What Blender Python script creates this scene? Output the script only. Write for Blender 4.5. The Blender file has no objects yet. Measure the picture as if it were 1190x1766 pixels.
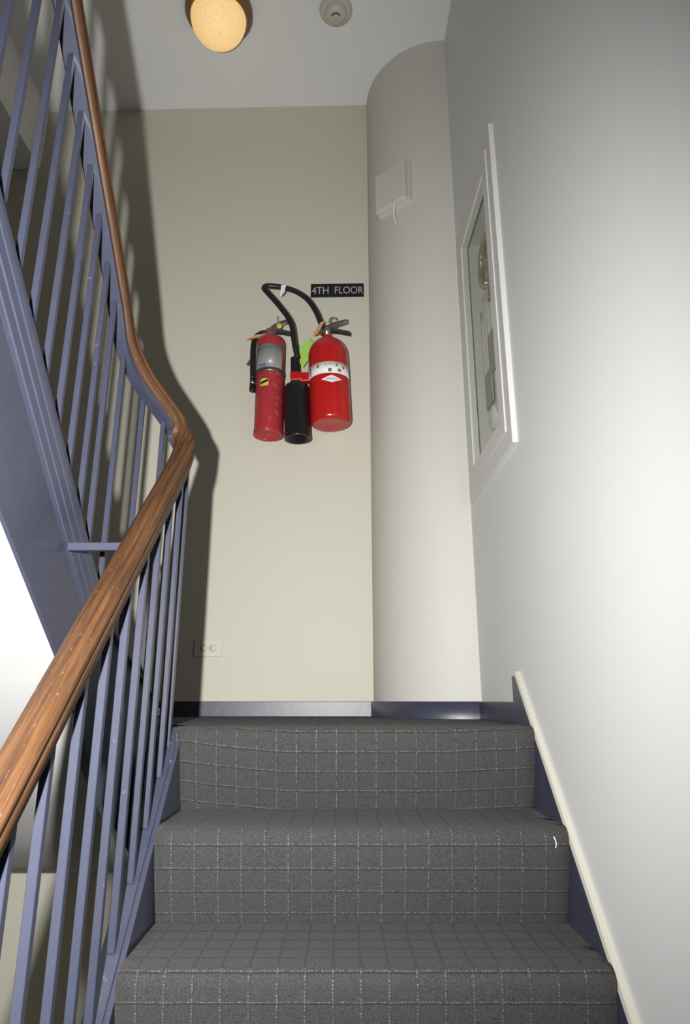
import bpy, bmesh, math, random
from mathutils import Vector, Matrix

random.seed(7)
sc = bpy.context.scene
COL = sc.collection
PI = math.pi

# ---------------------------------------------------------------- camera
PITCH = math.atan(344 / 1152.0)
cam_d = bpy.data.cameras.new('camera')
cam = bpy.data.objects.new('camera', cam_d)
COL.objects.link(cam)
cam.location = (0, 0, 0)
cam.rotation_euler = (PI / 2 + PITCH, 0, 0)
cam_d.sensor_fit = 'AUTO'
cam_d.sensor_width = 36
cam_d.lens = 1152 * 36 / 1766.0
cam_d.shift_x = 1 / 1766.0
cam_d.shift_y = -19 / 1766.0
cam_d.clip_start = 0.02
sc.camera = cam

# ---------------------------------------------------------------- world
w = bpy.data.worlds.new('world')
sc.world = w
w.use_nodes = True
w.node_tree.nodes['Background'].inputs[0].default_value = (1.0, 0.9, 0.75, 1)
w.node_tree.nodes['Background'].inputs[1].default_value = 0.004

# ---------------------------------------------------------------- camera flash
fl = bpy.data.lights.new('camera_flash', 'SPOT')
fl.energy = 345
fl.color = (1.0, 0.99, 0.965)
fl.shadow_soft_size = 0.016
fl.spot_size = math.radians(135)
fl.spot_blend = 1.0
flo = bpy.data.objects.new('camera_flash', fl)
COL.objects.link(flo)
flo.location = (-0.19, 0.0, 0.09)
flo.rotation_euler = (PI / 2 + math.radians(9.5), 0, math.radians(15))

sc.view_settings.view_transform = 'Standard'
sc.view_settings.look = 'None'
sc.view_settings.gamma = 1
sc.view_settings.exposure = 0
sc.view_settings.use_curve_mapping = False


# ================================================================ helpers
class MB:
    """collects verts/faces; build() links ONE mesh object"""
    def __init__(self):
        self.v = []; self.f = []; self.uv = {}; self.smooth = set()

    def add(self, vs, fs, smooth=False):
        o = len(self.v)
        self.v += [tuple(p) for p in vs]
        for f in fs:
            if smooth: self.smooth.add(len(self.f))
            self.f.append(tuple(i + o for i in f))
        return self

    def box(self, x0, x1, y0, y1, z0, z1):
        vs = [(x, y, z) for z in (z0, z1) for y in (y0, y1) for x in (x0, x1)]
        return self.add(vs, [(0, 2, 3, 1), (4, 5, 7, 6), (0, 1, 5, 4), (2, 6, 7, 3), (0, 4, 6, 2), (1, 3, 7, 5)])

    def prism(self, poly, ext, smooth=False):
        """poly: list of 3d points (planar), ext: extrusion vector"""
        n = len(poly); e = Vector(ext)
        vs = [Vector(p) for p in poly] + [Vector(p) + e for p in poly]
        fs = [tuple(range(n - 1, -1, -1)), tuple(range(n, 2 * n))]
        fs += [(i, (i + 1) % n, (i + 1) % n + n, i + n) for i in range(n)]
        return self.add(vs, fs, smooth)

    def lathe(self, prof, seg=32, c=(0, 0, 0), axis='z', a0=0, a1=2 * PI, smooth=True):
        full = abs(a1 - a0 - 2 * PI) < 1e-6
        m = seg if full else seg + 1
        vs = []
        for r, z in prof:
            for k in range(m):
                a = a0 + (a1 - a0) * k / seg
                p = (r * math.cos(a), r * math.sin(a), z)
                if axis == 'y': p = (p[0], -p[2], p[1])
                if axis == 'x': p = (p[2], p[0], p[1])
                vs.append((p[0] + c[0], p[1] + c[1], p[2] + c[2]))
        fs = []
        for i in range(len(prof) - 1):
            for k in range(seg):
                k2 = (k + 1) % m if full else k + 1
                fs.append((i * m + k, i * m + k2, (i + 1) * m + k2, (i + 1) * m + k))
        return self.add(vs, fs, smooth)

    def tube(self, pts, r, seg=10, cap=True, flat=1.0):
        pts = [Vector(p) for p in pts]
        n = len(pts)
        rs = r if isinstance(r, (list, tuple)) else [r] * n
        t0 = (pts[1] - pts[0]).normalized()
        ref = Vector((0, 1, 0)) if abs(t0.y) < 0.9 else Vector((1, 0, 0))
        side = (ref - t0 * ref.dot(t0)).normalized()
        vs = []
        for i, p in enumerate(pts):
            t = (pts[min(i + 1, n - 1)] - pts[max(i - 1, 0)]).normalized()
            side = (side - t * side.dot(t)).normalized()
            b = t.cross(side)
            for k in range(seg):
                a = 2 * PI * k / seg
                vs.append(p + side * math.cos(a) * rs[i] * flat + b * math.sin(a) * rs[i])
        fs = [(i * seg + k, i * seg + (k + 1) % seg, (i + 1) * seg + (k + 1) % seg, (i + 1) * seg + k)
              for i in range(n - 1) for k in range(seg)]
        if cap:
            fs += [tuple(range(seg - 1, -1, -1)), tuple((n - 1) * seg + k for k in range(seg))]
        return self.add(vs, fs, True)

    def build(self, name, mat, parent=None, bevel=0, seg=2, fix=True):
        me = bpy.data.meshes.new(name)
        me.from_pydata(self.v, [], self.f)
        for i in self.smooth: me.polygons[i].use_smooth = True
        me.materials.append(MAT[mat] if isinstance(mat, str) else mat)
        if fix:
            bm = bmesh.new(); bm.from_mesh(me)
            bmesh.ops.recalc_face_normals(bm, faces=bm.faces)
            bm.to_mesh(me); bm.free()
        me.validate()
        o = bpy.data.objects.new(name, me)
        COL.objects.link(o)
        if parent: o.parent = parent
        if bevel:
            b = o.modifiers.new('bevel', 'BEVEL'); b.width = bevel; b.segments = seg
            b.limit_method = 'ANGLE'; b.angle_limit = math.radians(40)
        return o


def tag(o, label, cat, group=None):
    o['label'] = label; o['category'] = cat
    if group: o['group'] = group
    return o

def thing(name, label, cat, loc, rz=0, ry=0, group=None):
    o = bpy.data.objects.new(name, None)
    COL.objects.link(o)
    o.empty_display_size = 0.05
    o.location = loc; o.rotation_euler = (0, ry, rz)
    return tag(o, label, cat, group)

def struct(o, label=None):
    o['kind'] = 'structure'
    if label: o['label'] = label
    return o

def spline(pts, n=8):
    pts = [Vector(p) for p in pts]
    P = [2 * pts[0] - pts[1]] + pts + [2 * pts[-1] - pts[-2]]
    out = []
    for i in range(1, len(P) - 2):
        a, b, c, d = P[i - 1], P[i], P[i + 1], P[i + 2]
        for k in range(n):
            t = k / n
            out.append(0.5 * ((2 * b) + (c - a) * t + (2 * a - 5 * b + 4 * c - d) * t * t + (3 * b - a - 3 * c + d) * t ** 3))
    out.append(pts[-1])
    return out


# ================================================================ materials
MAT = {}

def new_mat(name):
    m = bpy.data.materials.new(name); m.use_nodes = True
    MAT[name] = m
    nt = m.node_tree
    return m, nt, nt.nodes['Principled BSDF']

class NT:
    def __init__(self, nt): self.nt = nt
    def n(self, t, **kw):
        x = self.nt.nodes.new(t)
        for k, v in kw.items(): setattr(x, k, v)
        return x
    def l(self, a, b): self.nt.links.new(a, b)
    def math(self, op, a, b=None, c=None, clamp=False):
        x = self.nt.nodes.new('ShaderNodeMath'); x.operation = op; x.use_clamp = clamp
        for i, s in enumerate((a, b, c)):
            if s is None: continue
            if isinstance(s, (int, float)): x.inputs[i].default_value = s
            else: self.nt.links.new(s, x.inputs[i])
        return x.outputs[0]
    def mix(self, f, a, b):
        x = self.nt.nodes.new('ShaderNodeMix'); x.data_type = 'RGBA'
        for s, i in ((f, 0), (a, 6), (b, 7)):
            if isinstance(s, (int, float)): x.inputs[i].default_value = s
            elif isinstance(s, tuple): x.inputs[i].default_value = (*s, 1)
            else: self.nt.links.new(s, x.inputs[i])
        return x.outputs[2]

def paint(name, col, rough=0.5, var=0.05, bump=0.0, bscale=300, spec=0.5, metal=0.0, vscale=6, worn=None):
    m, nt, p = new_mat(name); g = NT(nt)
    tc = g.n('ShaderNodeTexCoord').outputs['Object']
    nz = g.n('ShaderNodeTexNoise'); nz.inputs['Scale'].default_value = vscale; nz.inputs['Detail'].default_value = 4
    g.l(tc, nz.inputs['Vector'])
    lo = tuple(c * (1 - var) for c in col); hi = tuple(min(1, c * (1 + var)) for c in col)
    c = g.mix(nz.outputs['Fac'], lo, hi)
    if worn:                                   # chips and scuffs: (colour, threshold, scale)
        wn = g.n('ShaderNodeTexNoise'); wn.inputs['Scale'].default_value = worn[2]; wn.inputs['Detail'].default_value = 6
        g.l(tc, wn.inputs['Vector'])
        f = g.math('MULTIPLY', g.math('SUBTRACT', wn.outputs['Fac'], worn[1]), 14, clamp=True)
        c = g.mix(f, c, worn[0])
    g.l(c, p.inputs['Base Color'])
    p.inputs['Roughness'].default_value = rough
    p.inputs['Metallic'].default_value = metal
    p.inputs['Specular IOR Level'].default_value = spec
    if bump:
        bn = g.n('ShaderNodeTexNoise'); bn.inputs['Scale'].default_value = bscale; bn.inputs['Detail'].default_value = 2
        g.l(tc, bn.inputs['Vector'])
        b = g.n('ShaderNodeBump'); b.inputs['Strength'].default_value = bump; b.inputs['Distance'].default_value = 0.002
        g.l(bn.outputs['Fac'], b.inputs['Height']); g.l(b.outputs[0], p.inputs['Normal'])
    return m

paint('cream_wall', (0.54, 0.52, 0.44), 0.6, 0.015, 0.08, 220, 0.3, vscale=2)
paint('white_wall', (0.675, 0.678, 0.682), 0.55, 0.012, 0.08, 220, 0.35, vscale=2)
paint('pier_wall', (0.535, 0.53, 0.485), 0.6, 0.015, 0.08, 220, 0.3, vscale=2)
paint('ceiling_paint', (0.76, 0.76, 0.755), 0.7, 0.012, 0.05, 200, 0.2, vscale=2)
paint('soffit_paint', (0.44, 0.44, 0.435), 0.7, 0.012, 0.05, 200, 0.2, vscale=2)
paint('cream_trim', (0.50, 0.485, 0.42), 0.4, 0.02, 0.05, 150)
paint('white_trim', (0.60, 0.60, 0.585), 0.4, 0.02, 0.04, 150)
paint('blue_paint', (0.046, 0.050, 0.079), 0.33, 0.10, 0.10, 120, 0.5, vscale=25, worn=((0.10, 0.10, 0.145), 0.68, 60))
paint('navy_paint', (0.040, 0.042, 0.074), 0.42, 0.12, 0.15, 70, 0.8, vscale=30, worn=((0.16, 0.16, 0.2), 0.74, 90))
paint('red_gloss', (0.42, 0.012, 0.012), 0.22, 0.04, 0, 0, 0.5)
paint('red_dull', (0.36, 0.028, 0.034), 0.42, 0.14, 0.03, 200, 0.5, vscale=40, worn=((0.42, 0.13, 0.13), 0.62, 50))
paint('black_rubber', (0.012, 0.012, 0.013), 0.42, 0.2, 0.05, 200, 0.4)
paint('black_plastic', (0.010, 0.010, 0.013), 0.3, 0.2, 0.02, 200, 0.5)
paint('steel', (0.42, 0.41, 0.38), 0.3, 0.12, 0.02, 80, 0.5, metal=0.9)
paint('dark_steel', (0.16, 0.16, 0.15), 0.35, 0.12, 0.02, 80, 0.5, metal=0.8)
paint('label_white', (0.78, 0.78, 0.76), 0.45, 0.03)
paint('label_grey', (0.25, 0.255, 0.26), 0.35, 0.08, vscale=30)
paint('ink_black', (0.015, 0.015, 0.015), 0.5, 0.1)
paint('ink_red', (0.5, 0.03, 0.02), 0.5, 0.1)
paint('ink_blue', (0.10, 0.13, 0.34), 0.5, 0.1)
paint('ink_grey', (0.15, 0.15, 0.155), 0.5, 0.1)
paint('sticker_yellow', (0.65, 0.55, 0.10), 0.4, 0.05)
paint('gauge_yellow', (0.60, 0.45, 0.09), 0.35, 0.05)
paint('manila', (0.56, 0.28, 0.13), 0.7, 0.12, vscale=50)
paint('tag_green', (0.35, 0.62, 0.10), 0.6, 0.03)
paint('tag_white', (0.78, 0.78, 0.78), 0.6, 0.03)
paint('sign_black', (0.012, 0.012, 0.014), 0.3, 0.1)
paint('sign_letter', (0.40, 0.40, 0.42), 0.4, 0.05)
paint('plate', (0.55, 0.53, 0.45), 0.35, 0.01)
paint('slot_dark', (0.20, 0.185, 0.15), 0.6, 0.1)
paint('device_white', (0.56, 0.55, 0.50), 0.45, 0.02)
paint('detector_cream', (0.52, 0.50, 0.43), 0.45, 0.02)
paint('canvas', (0.54, 0.53, 0.50), 0.85, 0.14, 0.3, 160, 0.2, vscale=60)
paint('olive_label', (0.30, 0.285, 0.235), 0.6, 0.06)
paint('cabinet_inside', (0.50, 0.49, 0.455), 0.6, 0.06)
paint('brass', (0.45, 0.38, 0.25), 0.35, 0.1, metal=0.7)
paint('bronze', (0.20, 0.105, 0.05), 0.4, 0.25, 0.05, 90, 0.5, metal=0.1)
paint('thread_white', (0.8, 0.8, 0.8), 0.8, 0.02)

def make_wood():
    m, nt, p = new_mat('wood_rail'); g = NT(nt)
    uv = g.n('ShaderNodeUVMap').outputs[0]
    mp = g.n('ShaderNodeMapping'); mp.inputs['Scale'].default_value = (3.0, 75, 1); g.l(uv, mp.inputs[0])
    n1 = g.n('ShaderNodeTexNoise'); n1.inputs['Scale'].default_value = 1.5; n1.inputs['Detail'].default_value = 8
    n1.inputs['Roughness'].default_value = 0.65; g.l(mp.outputs[0], n1.inputs[0])
    mp2 = g.n('ShaderNodeMapping'); mp2.inputs['Scale'].default_value = (14, 420, 1); g.l(uv, mp2.inputs[0])
    n2 = g.n('ShaderNodeTexNoise'); n2.inputs['Scale'].default_value = 1.0; n2.inputs['Detail'].default_value = 4
    g.l(mp2.outputs[0], n2.inputs[0])
    r = g.n('ShaderNodeValToRGB'); g.l(n1.outputs['Fac'], r.inputs[0])
    e = r.color_ramp.elements
    e[0].position = 0.30; e[0].color = (0.026, 0.012, 0.007, 1)
    e[1].position = 0.68; e[1].color = (0.135, 0.064, 0.025, 1)
    k = e.new(0.5); k.color = (0.086, 0.038, 0.0155, 1)
    c = g.mix(g.math('MULTIPLY', g.math('SUBTRACT', n2.outputs['Fac'], 0.55), 3.0, clamp=True), r.outputs[0], (0.035, 0.017, 0.011))
    # grey wear spots
    mp3 = g.n('ShaderNodeMapping'); mp3.inputs['Scale'].default_value = (55, 130, 1); g.l(uv, mp3.inputs[0])
    n3 = g.n('ShaderNodeTexNoise'); n3.inputs['Scale'].default_value = 1.0; n3.inputs['Detail'].default_value = 2
    g.l(mp3.outputs[0], n3.inputs[0])
    c = g.mix(g.math('MULTIPLY', g.math('SUBTRACT', n3.outputs['Fac'], 0.645), 8.0, clamp=True), c, (0.13, 0.11, 0.09))
    g.l(c, p.inputs['Base Color'])
    p.inputs['Roughness'].default_value = 0.55; p.inputs['Specular IOR Level'].default_value = 0.3
    b = g.n('ShaderNodeBump'); b.inputs['Strength'].default_value = 0.25; b.inputs['Distance'].default_value = 0.001
    g.l(n2.outputs['Fac'], b.inputs['Height']); g.l(b.outputs[0], p.inputs['Normal'])
make_wood()

CELL = 0.0508
def make_carpet():
    m, nt, p = new_mat('carpet'); g = NT(nt)
    uv = g.n('ShaderNodeUVMap').outputs[0]
    sx = g.n('ShaderNodeSeparateXYZ'); g.l(uv, sx.inputs[0])
    wob = g.n('ShaderNodeTexNoise'); wob.inputs['Scale'].default_value = 14; g.l(uv, wob.inputs['Vector'])
    wv = g.math('MULTIPLY', g.math('SUBTRACT', wob.outputs['Fac'], 0.5), 0.004)
    u = g.math('ADD', sx.outputs[0], wv); v = g.math('ADD', sx.outputs[1], wv)
    def cell(s, off):
        return g.math('MULTIPLY', g.math('SUBTRACT', g.math('FRACT', g.math('ADD', g.math('DIVIDE', s, CELL), 0.5 + off)), 0.5), CELL)
    cu = cell(u, 0.376 / CELL); cv = cell(v, 0)           # signed metres from the nearest line
    def band(s, c0, hw):
        return g.math('SUBTRACT', 1.0, g.math('DIVIDE', g.math('ABSOLUTE', g.math('SUBTRACT', s, c0)), hw), clamp=True)
    def soft(x): return g.math('MULTIPLY', x, 2.2, clamp=True)
    # dashes along each line
    du = g.math('GREATER_THAN', g.math('FRACT', g.math('DIVIDE', v, 0.0062)), 0.42)
    dv = g.math('GREATER_THAN', g.math('FRACT', g.math('DIVIDE', u, 0.0062)), 0.32)
    nb = g.n('ShaderNodeTexNoise'); nb.inputs['Scale'].default_value = 120; nb.inputs['Detail'].default_value = 2; g.l(uv, nb.inputs['Vector'])
    brk = g.math('MULTIPLY', g.math('SUBTRACT', nb.outputs['Fac'], 0.38), 4.0, clamp=True)
    lu = g.math('MULTIPLY', g.math('MULTIPLY', soft(band(cu, 0, 0.0017)), du), brk)
    lv = g.math('MULTIPLY', g.math('MULTIPLY', soft(band(cv, 0.0009, 0.0016)), dv), brk)
    dku = g.math('MULTIPLY', soft(band(cu, 0.0026, 0.0018)), 0.35)
    dkv = soft(band(cv, -0.0022, 0.0020))
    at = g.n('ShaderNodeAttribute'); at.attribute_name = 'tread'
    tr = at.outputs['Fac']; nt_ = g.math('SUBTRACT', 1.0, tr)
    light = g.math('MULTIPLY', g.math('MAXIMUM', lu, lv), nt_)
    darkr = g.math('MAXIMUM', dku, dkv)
    shadet = g.math('MAXIMUM', soft(band(cu, 0, 0.0036)), g.math('MULTIPLY', soft(band(cv, 0, 0.0032)), 0.7))  # pile relief shade at a grazing view, painted into the tread grid lines
    dark = g.math('ADD', g.math('MULTIPLY', darkr, nt_), g.math('MULTIPLY', g.math('MULTIPLY', shadet, 1.0), tr), clamp=True)
    n1 = g.n('ShaderNodeTexNoise'); n1.inputs['Scale'].default_value = 420; n1.inputs['Detail'].default_value = 3
    tc = g.n('ShaderNodeTexCoord').outputs['Object']; g.l(tc, n1.inputs['Vector'])
    n2 = g.n('ShaderNodeTexNoise'); n2.inputs['Scale'].default_value = 9; n2.inputs['Detail'].default_value = 4; g.l(tc, n2.inputs['Vector'])
    base = g.mix(g.math('MULTIPLY', g.math('SUBTRACT', n1.outputs['Fac'], 0.25), 2.0, clamp=True), (0.018, 0.018, 0.0185), (0.076, 0.076, 0.078))
    base = g.mix(g.math('MULTIPLY', g.math('SUBTRACT', n2.outputs['Fac'], 0.42), 1.6, clamp=True), base, (0.049, 0.0485, 0.0485))
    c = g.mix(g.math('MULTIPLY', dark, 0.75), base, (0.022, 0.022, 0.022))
    c = g.mix(g.math('MULTIPLY', light, 0.7), c, (0.21, 0.205, 0.19))
    g.l(c, p.inputs['Base Color'])
    p.inputs['Roughness'].default_value = 0.95
    p.inputs['Specular IOR Level'].default_value = 0.1
    p.inputs['Sheen Weight'].default_value = 0.16; p.inputs['Sheen Roughness'].default_value = 0.55
    p.inputs['Sheen Tint'].default_value = (0.42, 0.41, 0.39, 1)
    h = g.math('SUBTRACT', n1.outputs['Fac'], g.math('MULTIPLY', dark, 0.8))
    b = g.n('ShaderNodeBump'); b.inputs['Strength'].default_value = 0.5; b.inputs['Distance'].default_value = 0.003
    g.l(h, b.inputs['Height']); g.l(b.outputs[0], p.inputs['Normal'])
make_carpet()

def make_glass():
    m, nt, p = new_mat('pane_glass'); g = NT(nt)
    out = nt.nodes['Material Output']; nt.nodes.remove(p)
    tr = g.n('ShaderNodeBsdfTransparent'); tr.inputs[0].default_value = (0.93, 0.94, 0.92, 1)
    gl = g.n('ShaderNodeBsdfGlossy'); gl.inputs['Roughness'].default_value = 0.02
    df = g.n('ShaderNodeBsdfDiffuse'); df.inputs[0].default_value = (0.6, 0.59, 0.56, 1)   # dust film
    a = g.n('ShaderNodeMixShader'); a.inputs[0].default_value = 0.06
    g.l(tr.outputs[0], a.inputs[1]); g.l(df.outputs[0], a.inputs[2])
    b = g.n('ShaderNodeMixShader'); b.inputs[0].default_value = 0.07; g.l(a.outputs[0], b.inputs[1]); g.l(gl.outputs[0], b.inputs[2])
    g.l(b.outputs[0], out.inputs[0])
make_glass()

def make_lampglass():
    m, nt, p = new_mat('lamp_glass'); g = NT(nt)
    tc = g.n('ShaderNodeTexCoord').outputs['Object']
    vo = g.n('ShaderNodeTexVoronoi'); vo.inputs['Scale'].default_value = 95; g.l(tc, vo.inputs['Vector'])
    c = g.mix(g.math('MULTIPLY', vo.outputs['Distance'], 1.1, clamp=True), (1.0, 0.66, 0.22), (0.80, 0.47, 0.16))
    g.l(c, p.inputs['Emission Color']); p.inputs['Emission Strength'].default_value = 0.72
    p.inputs['Base Color'].default_value = (0.6, 0.5, 0.35, 1); p.inputs['Roughness'].default_value = 0.65
    b = g.n('ShaderNodeBump'); b.inputs['Strength'].default_value = 0.5; b.inputs['Distance'].default_value = 0.002
    g.l(vo.outputs['Distance'], b.inputs['Height']); g.l(b.outputs[0], p.inputs['Normal'])
make_lampglass()


# ================================================================ the setting
ZF = -0.0635           # landing floor
ZC = 3.098             # ceiling
XL = -1.95             # left wall
YB = -1.2              # how far the stairwell runs behind the camera
ZD = -3.0
def BY(x): return 2.86 + (0.12 - x) * 0.024            # back wall line
def RX(y): return 0.49 + (2.49 - y) * 0.0165           # right wall line
CX, CY, CR = 0.49, 2.86, 0.37                          # rounded corner pier

m = MB(); m.prism([(XL, BY(XL), ZD), (0.14, BY(0.14), ZD), (0.14, BY(0.14), ZC), (XL, BY(XL), ZC)], (0, 0.1, 0))
struct(m.build('wall_back', 'cream_wall'))
# rounded pier between back wall and right wall
N = 40
arc = [(CX + CR * math.cos(a), CY + CR * math.sin(a)) for a in [PI + (PI / 2) * k / N for k in range(N + 1)]]
m = MB()
poly = arc + [(CX, CY + 0.1), (CX - CR, CY + 0.1)]
vs = [(x, y, ZF) for x, y in poly] + [(x, y, ZC) for x, y in poly]
n = len(poly)
for i in range(N):
    m.add([vs[i], vs[i + 1], vs[i + 1 + n], vs[i + n]], [(0, 1, 2, 3)], True)
o = m.build('wall_corner', 'pier_wall', fix=False)
bm = bmesh.new(); bm.from_mesh(o.data); bmesh.ops.remove_doubles(bm, verts=bm.verts, dist=1e-5)
bmesh.ops.recalc_face_normals(bm, faces=bm.faces); bm.to_mesh(o.data); bm.free()
struct(o)
# right wall with the opening for the hose cabinet
CY0, CY1, CZ0, CZ1 = 1.85, 2.37, 0.765, 1.82        # opening
m = MB()
def rw(y0, y1, z0, z1):
    m.prism([(RX(y0), y0, z0), (RX(y1), y1, z0), (RX(y1), y1, z1), (RX(y0), y0, z1)], (0.1, 0, 0))
rw(CY1, 2.49, ZD, ZC); rw(YB, CY0, ZD, ZC); rw(CY0, CY1, ZD, CZ0); rw(CY0, CY1, CZ1, ZC)
struct(m.build('wall_right', 'white_wall'))
m = MB(); m.box(XL - 0.1, XL, YB, BY(XL) + 0.1, ZD, ZC)
struct(m.build('wall_left', 'cream_wall'))
m = MB(); m.box(XL - 0.1, 0.75, YB, 3.05, ZC, ZC + 0.1)
struct(m.build('ceiling', 'ceiling_paint'))
m = MB(); m.box(XL, -1.62, YB, BY(-1.62), 2.71, ZC)
struct(m.build('ceiling_bulkhead', 'ceiling_paint'), 'dropped ceiling bulkhead along the left wall')


def carpet_mesh(name, quads, parent=None):
    """quads: list of (4 pts, 4 uvs, tread flag)"""
    me = bpy.data.meshes.new(name)
    V, F = [], []
    for pts, uvs, t in quads:
        o = len(V); V += pts; F.append((o, o + 1, o + 2, o + 3))
    me.from_pydata(V, [], F)
    ul = me.uv_layers.new(name='UVMap')
    at = me.attributes.new('tread', 'FLOAT', 'POINT')
    for qi, (pts, uvs, t) in enumerate(quads):
        for k in range(4):
            ul.data[qi * 4 + k].uv = uvs[k]
            at.data[qi * 4 + k].value = t[k] if isinstance(t, (list, tuple)) else t
    for p in me.polygons: p.use_smooth = True
    bm = bmesh.new(); bm.from_mesh(me)
    bmesh.ops.remove_doubles(bm, verts=bm.verts, dist=1e-5)
    bmesh.ops.recalc_face_normals(bm, faces=bm.faces)
    bm.to_mesh(me); bm.free()
    me.materials.append(MAT['carpet'])
    ob = bpy.data.objects.new(name, me); COL.objects.link(ob)
    if parent: ob.parent = parent
    return ob

def carpet_profile(prof, x0, x1, vline, parent, name='step', warp=None, nx=30):
    """prof: list of (y, z, treadflag) from the tread's back to the riser's foot; vline = index-free v offset"""
    s = [0]
    for a, b in zip(prof, prof[1:]): s.append(s[-1] + math.hypot(b[0] - a[0], b[1] - a[1]))
    s0 = vline(prof, s)
    quads = []
    for i in range(len(prof) - 1):
        for k in range(nx):
            xa = x0 + (x1 - x0) * k / nx; xb = x0 + (x1 - x0) * (k + 1) / nx
            def q(x, j):
                y, z, t = prof[j]
                return (x, y, z), (x, -(s[j] - s0) + (warp(x) if warp else 0)), t
            c = [q(xa, i), q(xb, i), q(xb, i + 1), q(xa, i + 1)]
            quads.append(([a[0] for a in c], [a[1] for a in c], [a[2] for a in c]))
    # end caps so the carpet has a closed edge at both sides
    for x in (x0, x1):
        fz = min(p[1] for p in prof)
        for i in range(len(prof) - 1):
            a, b = prof[i], prof[i + 1]
            quads.append(([(x, a[0], a[1]), (x, b[0], b[1]), (x, prof[-1][0] + 0.03, b[1]), (x, prof[-1][0] + 0.03, a[1] - 1e-4)],
                          [(a[0], a[1] + .02), (b[0], b[1] + .02), (b[0], b[1] + .02), (a[0], a[1] + .02)], 0.0))
    return carpet_mesh(name, quads, parent)

# lower flight: treads at ZT[i], nosing at NY[i], riser foot at RYF[i]
ZT = [-0.0635, -0.265, -0.465] + [-0.665 - 0.2 * k for k in range(5)]
NY = [1.800, 1.600, 1.400] + [1.2 - 0.2 * k for k in range(5)]
LINEZ = [-0.1255, -0.300, -0.472, -0.69, -0.88, -1.09, -1.29, -1.48]
stair = thing('stair_flight', 'lower stair flight in grey checked carpet rising to the landing', 'stairs', (0, 1.0, ZF - 1.6))
rt = Vector(stair.location)
XC0 = [-0.430, -0.412, -0.412] + [-0.412] * 5
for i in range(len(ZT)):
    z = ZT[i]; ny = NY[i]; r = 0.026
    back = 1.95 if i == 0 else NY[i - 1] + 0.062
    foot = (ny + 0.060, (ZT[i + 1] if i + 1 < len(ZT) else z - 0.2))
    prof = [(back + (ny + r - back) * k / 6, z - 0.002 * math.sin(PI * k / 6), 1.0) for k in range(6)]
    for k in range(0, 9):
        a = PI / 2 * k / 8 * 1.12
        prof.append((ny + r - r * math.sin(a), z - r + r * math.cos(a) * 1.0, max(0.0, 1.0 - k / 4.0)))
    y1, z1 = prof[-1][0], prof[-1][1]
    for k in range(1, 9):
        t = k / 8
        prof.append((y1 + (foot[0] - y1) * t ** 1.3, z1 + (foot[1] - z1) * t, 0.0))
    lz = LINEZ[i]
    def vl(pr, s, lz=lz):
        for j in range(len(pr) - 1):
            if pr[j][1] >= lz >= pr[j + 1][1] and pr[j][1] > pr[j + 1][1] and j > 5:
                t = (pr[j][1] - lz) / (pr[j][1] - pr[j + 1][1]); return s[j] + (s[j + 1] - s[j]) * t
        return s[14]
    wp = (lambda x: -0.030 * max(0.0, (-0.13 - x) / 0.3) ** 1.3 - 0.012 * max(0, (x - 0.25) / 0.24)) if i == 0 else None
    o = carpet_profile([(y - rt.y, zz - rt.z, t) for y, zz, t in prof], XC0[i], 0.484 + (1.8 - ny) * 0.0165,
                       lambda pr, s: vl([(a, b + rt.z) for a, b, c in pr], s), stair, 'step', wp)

# landing floor (behind the first nosing)
quads = []
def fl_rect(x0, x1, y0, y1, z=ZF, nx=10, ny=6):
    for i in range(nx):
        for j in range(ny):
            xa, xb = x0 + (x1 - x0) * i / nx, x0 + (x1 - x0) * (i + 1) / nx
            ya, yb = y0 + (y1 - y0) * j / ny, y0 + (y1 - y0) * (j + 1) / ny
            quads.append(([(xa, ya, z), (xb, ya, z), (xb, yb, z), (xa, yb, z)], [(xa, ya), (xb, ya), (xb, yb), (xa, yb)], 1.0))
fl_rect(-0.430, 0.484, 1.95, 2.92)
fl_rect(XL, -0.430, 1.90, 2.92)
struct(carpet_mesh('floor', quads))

# baseboards
m = MB(); t = 0.012; zt = -0.0035
m.prism([(XL, BY(XL) - t, ZF), (0.122, BY(0.122) - t, ZF), (0.122, BY(0.122) - t, zt), (XL, BY(XL) - t, zt)], (0, t, 0))
struct(m.build('baseboard_back', 'navy_paint', bevel=0.002))
m = MB()
R1 = CR + t
ring = [(CX + R1 * math.cos(a), CY + R1 * math.sin(a), CX + CR * math.cos(a), CY + CR * math.sin(a)) for a in [PI + 0.02 + (PI / 2 - 0.02) * k / N for k in range(N + 1)]]
for a, b in zip(ring, ring[1:]):
    m.add([(a[0], a[1], ZF), (b[0], b[1], ZF), (b[0], b[1], zt), (a[0], a[1], zt)], [(0, 1, 2, 3)], True)
    m.add([(a[0], a[1], zt), (b[0], b[1], zt), (b[2], b[3], zt), (a[2], a[3], zt)], [(0, 1, 2, 3)])
o = m.build('baseboard_corner', 'navy_paint', fix=False)
bm = bmesh.new(); bm.from_mesh(o.data); bmesh.ops.remove_doubles(bm, verts=bm.verts, dist=1e-6)
for f in bm.faces: f.smooth = abs(f.normal.z) < 0.5
bmesh.ops.recalc_face_normals(bm, faces=bm.faces); bm.to_mesh(o.data); bm.free()
struct(o)
for e in o.data.edges: pass
m = MB(); m.prism([(RX(1.985) - t, 1.985, ZF), (RX(2.478) - t, 2.478, ZF), (RX(2.478) - t, 2.478, zt), (RX(1.985) - t, 1.985, zt)], (t, 0, 0))
struct(m.build('baseboard_right', 'navy_paint', bevel=0.002))

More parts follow.
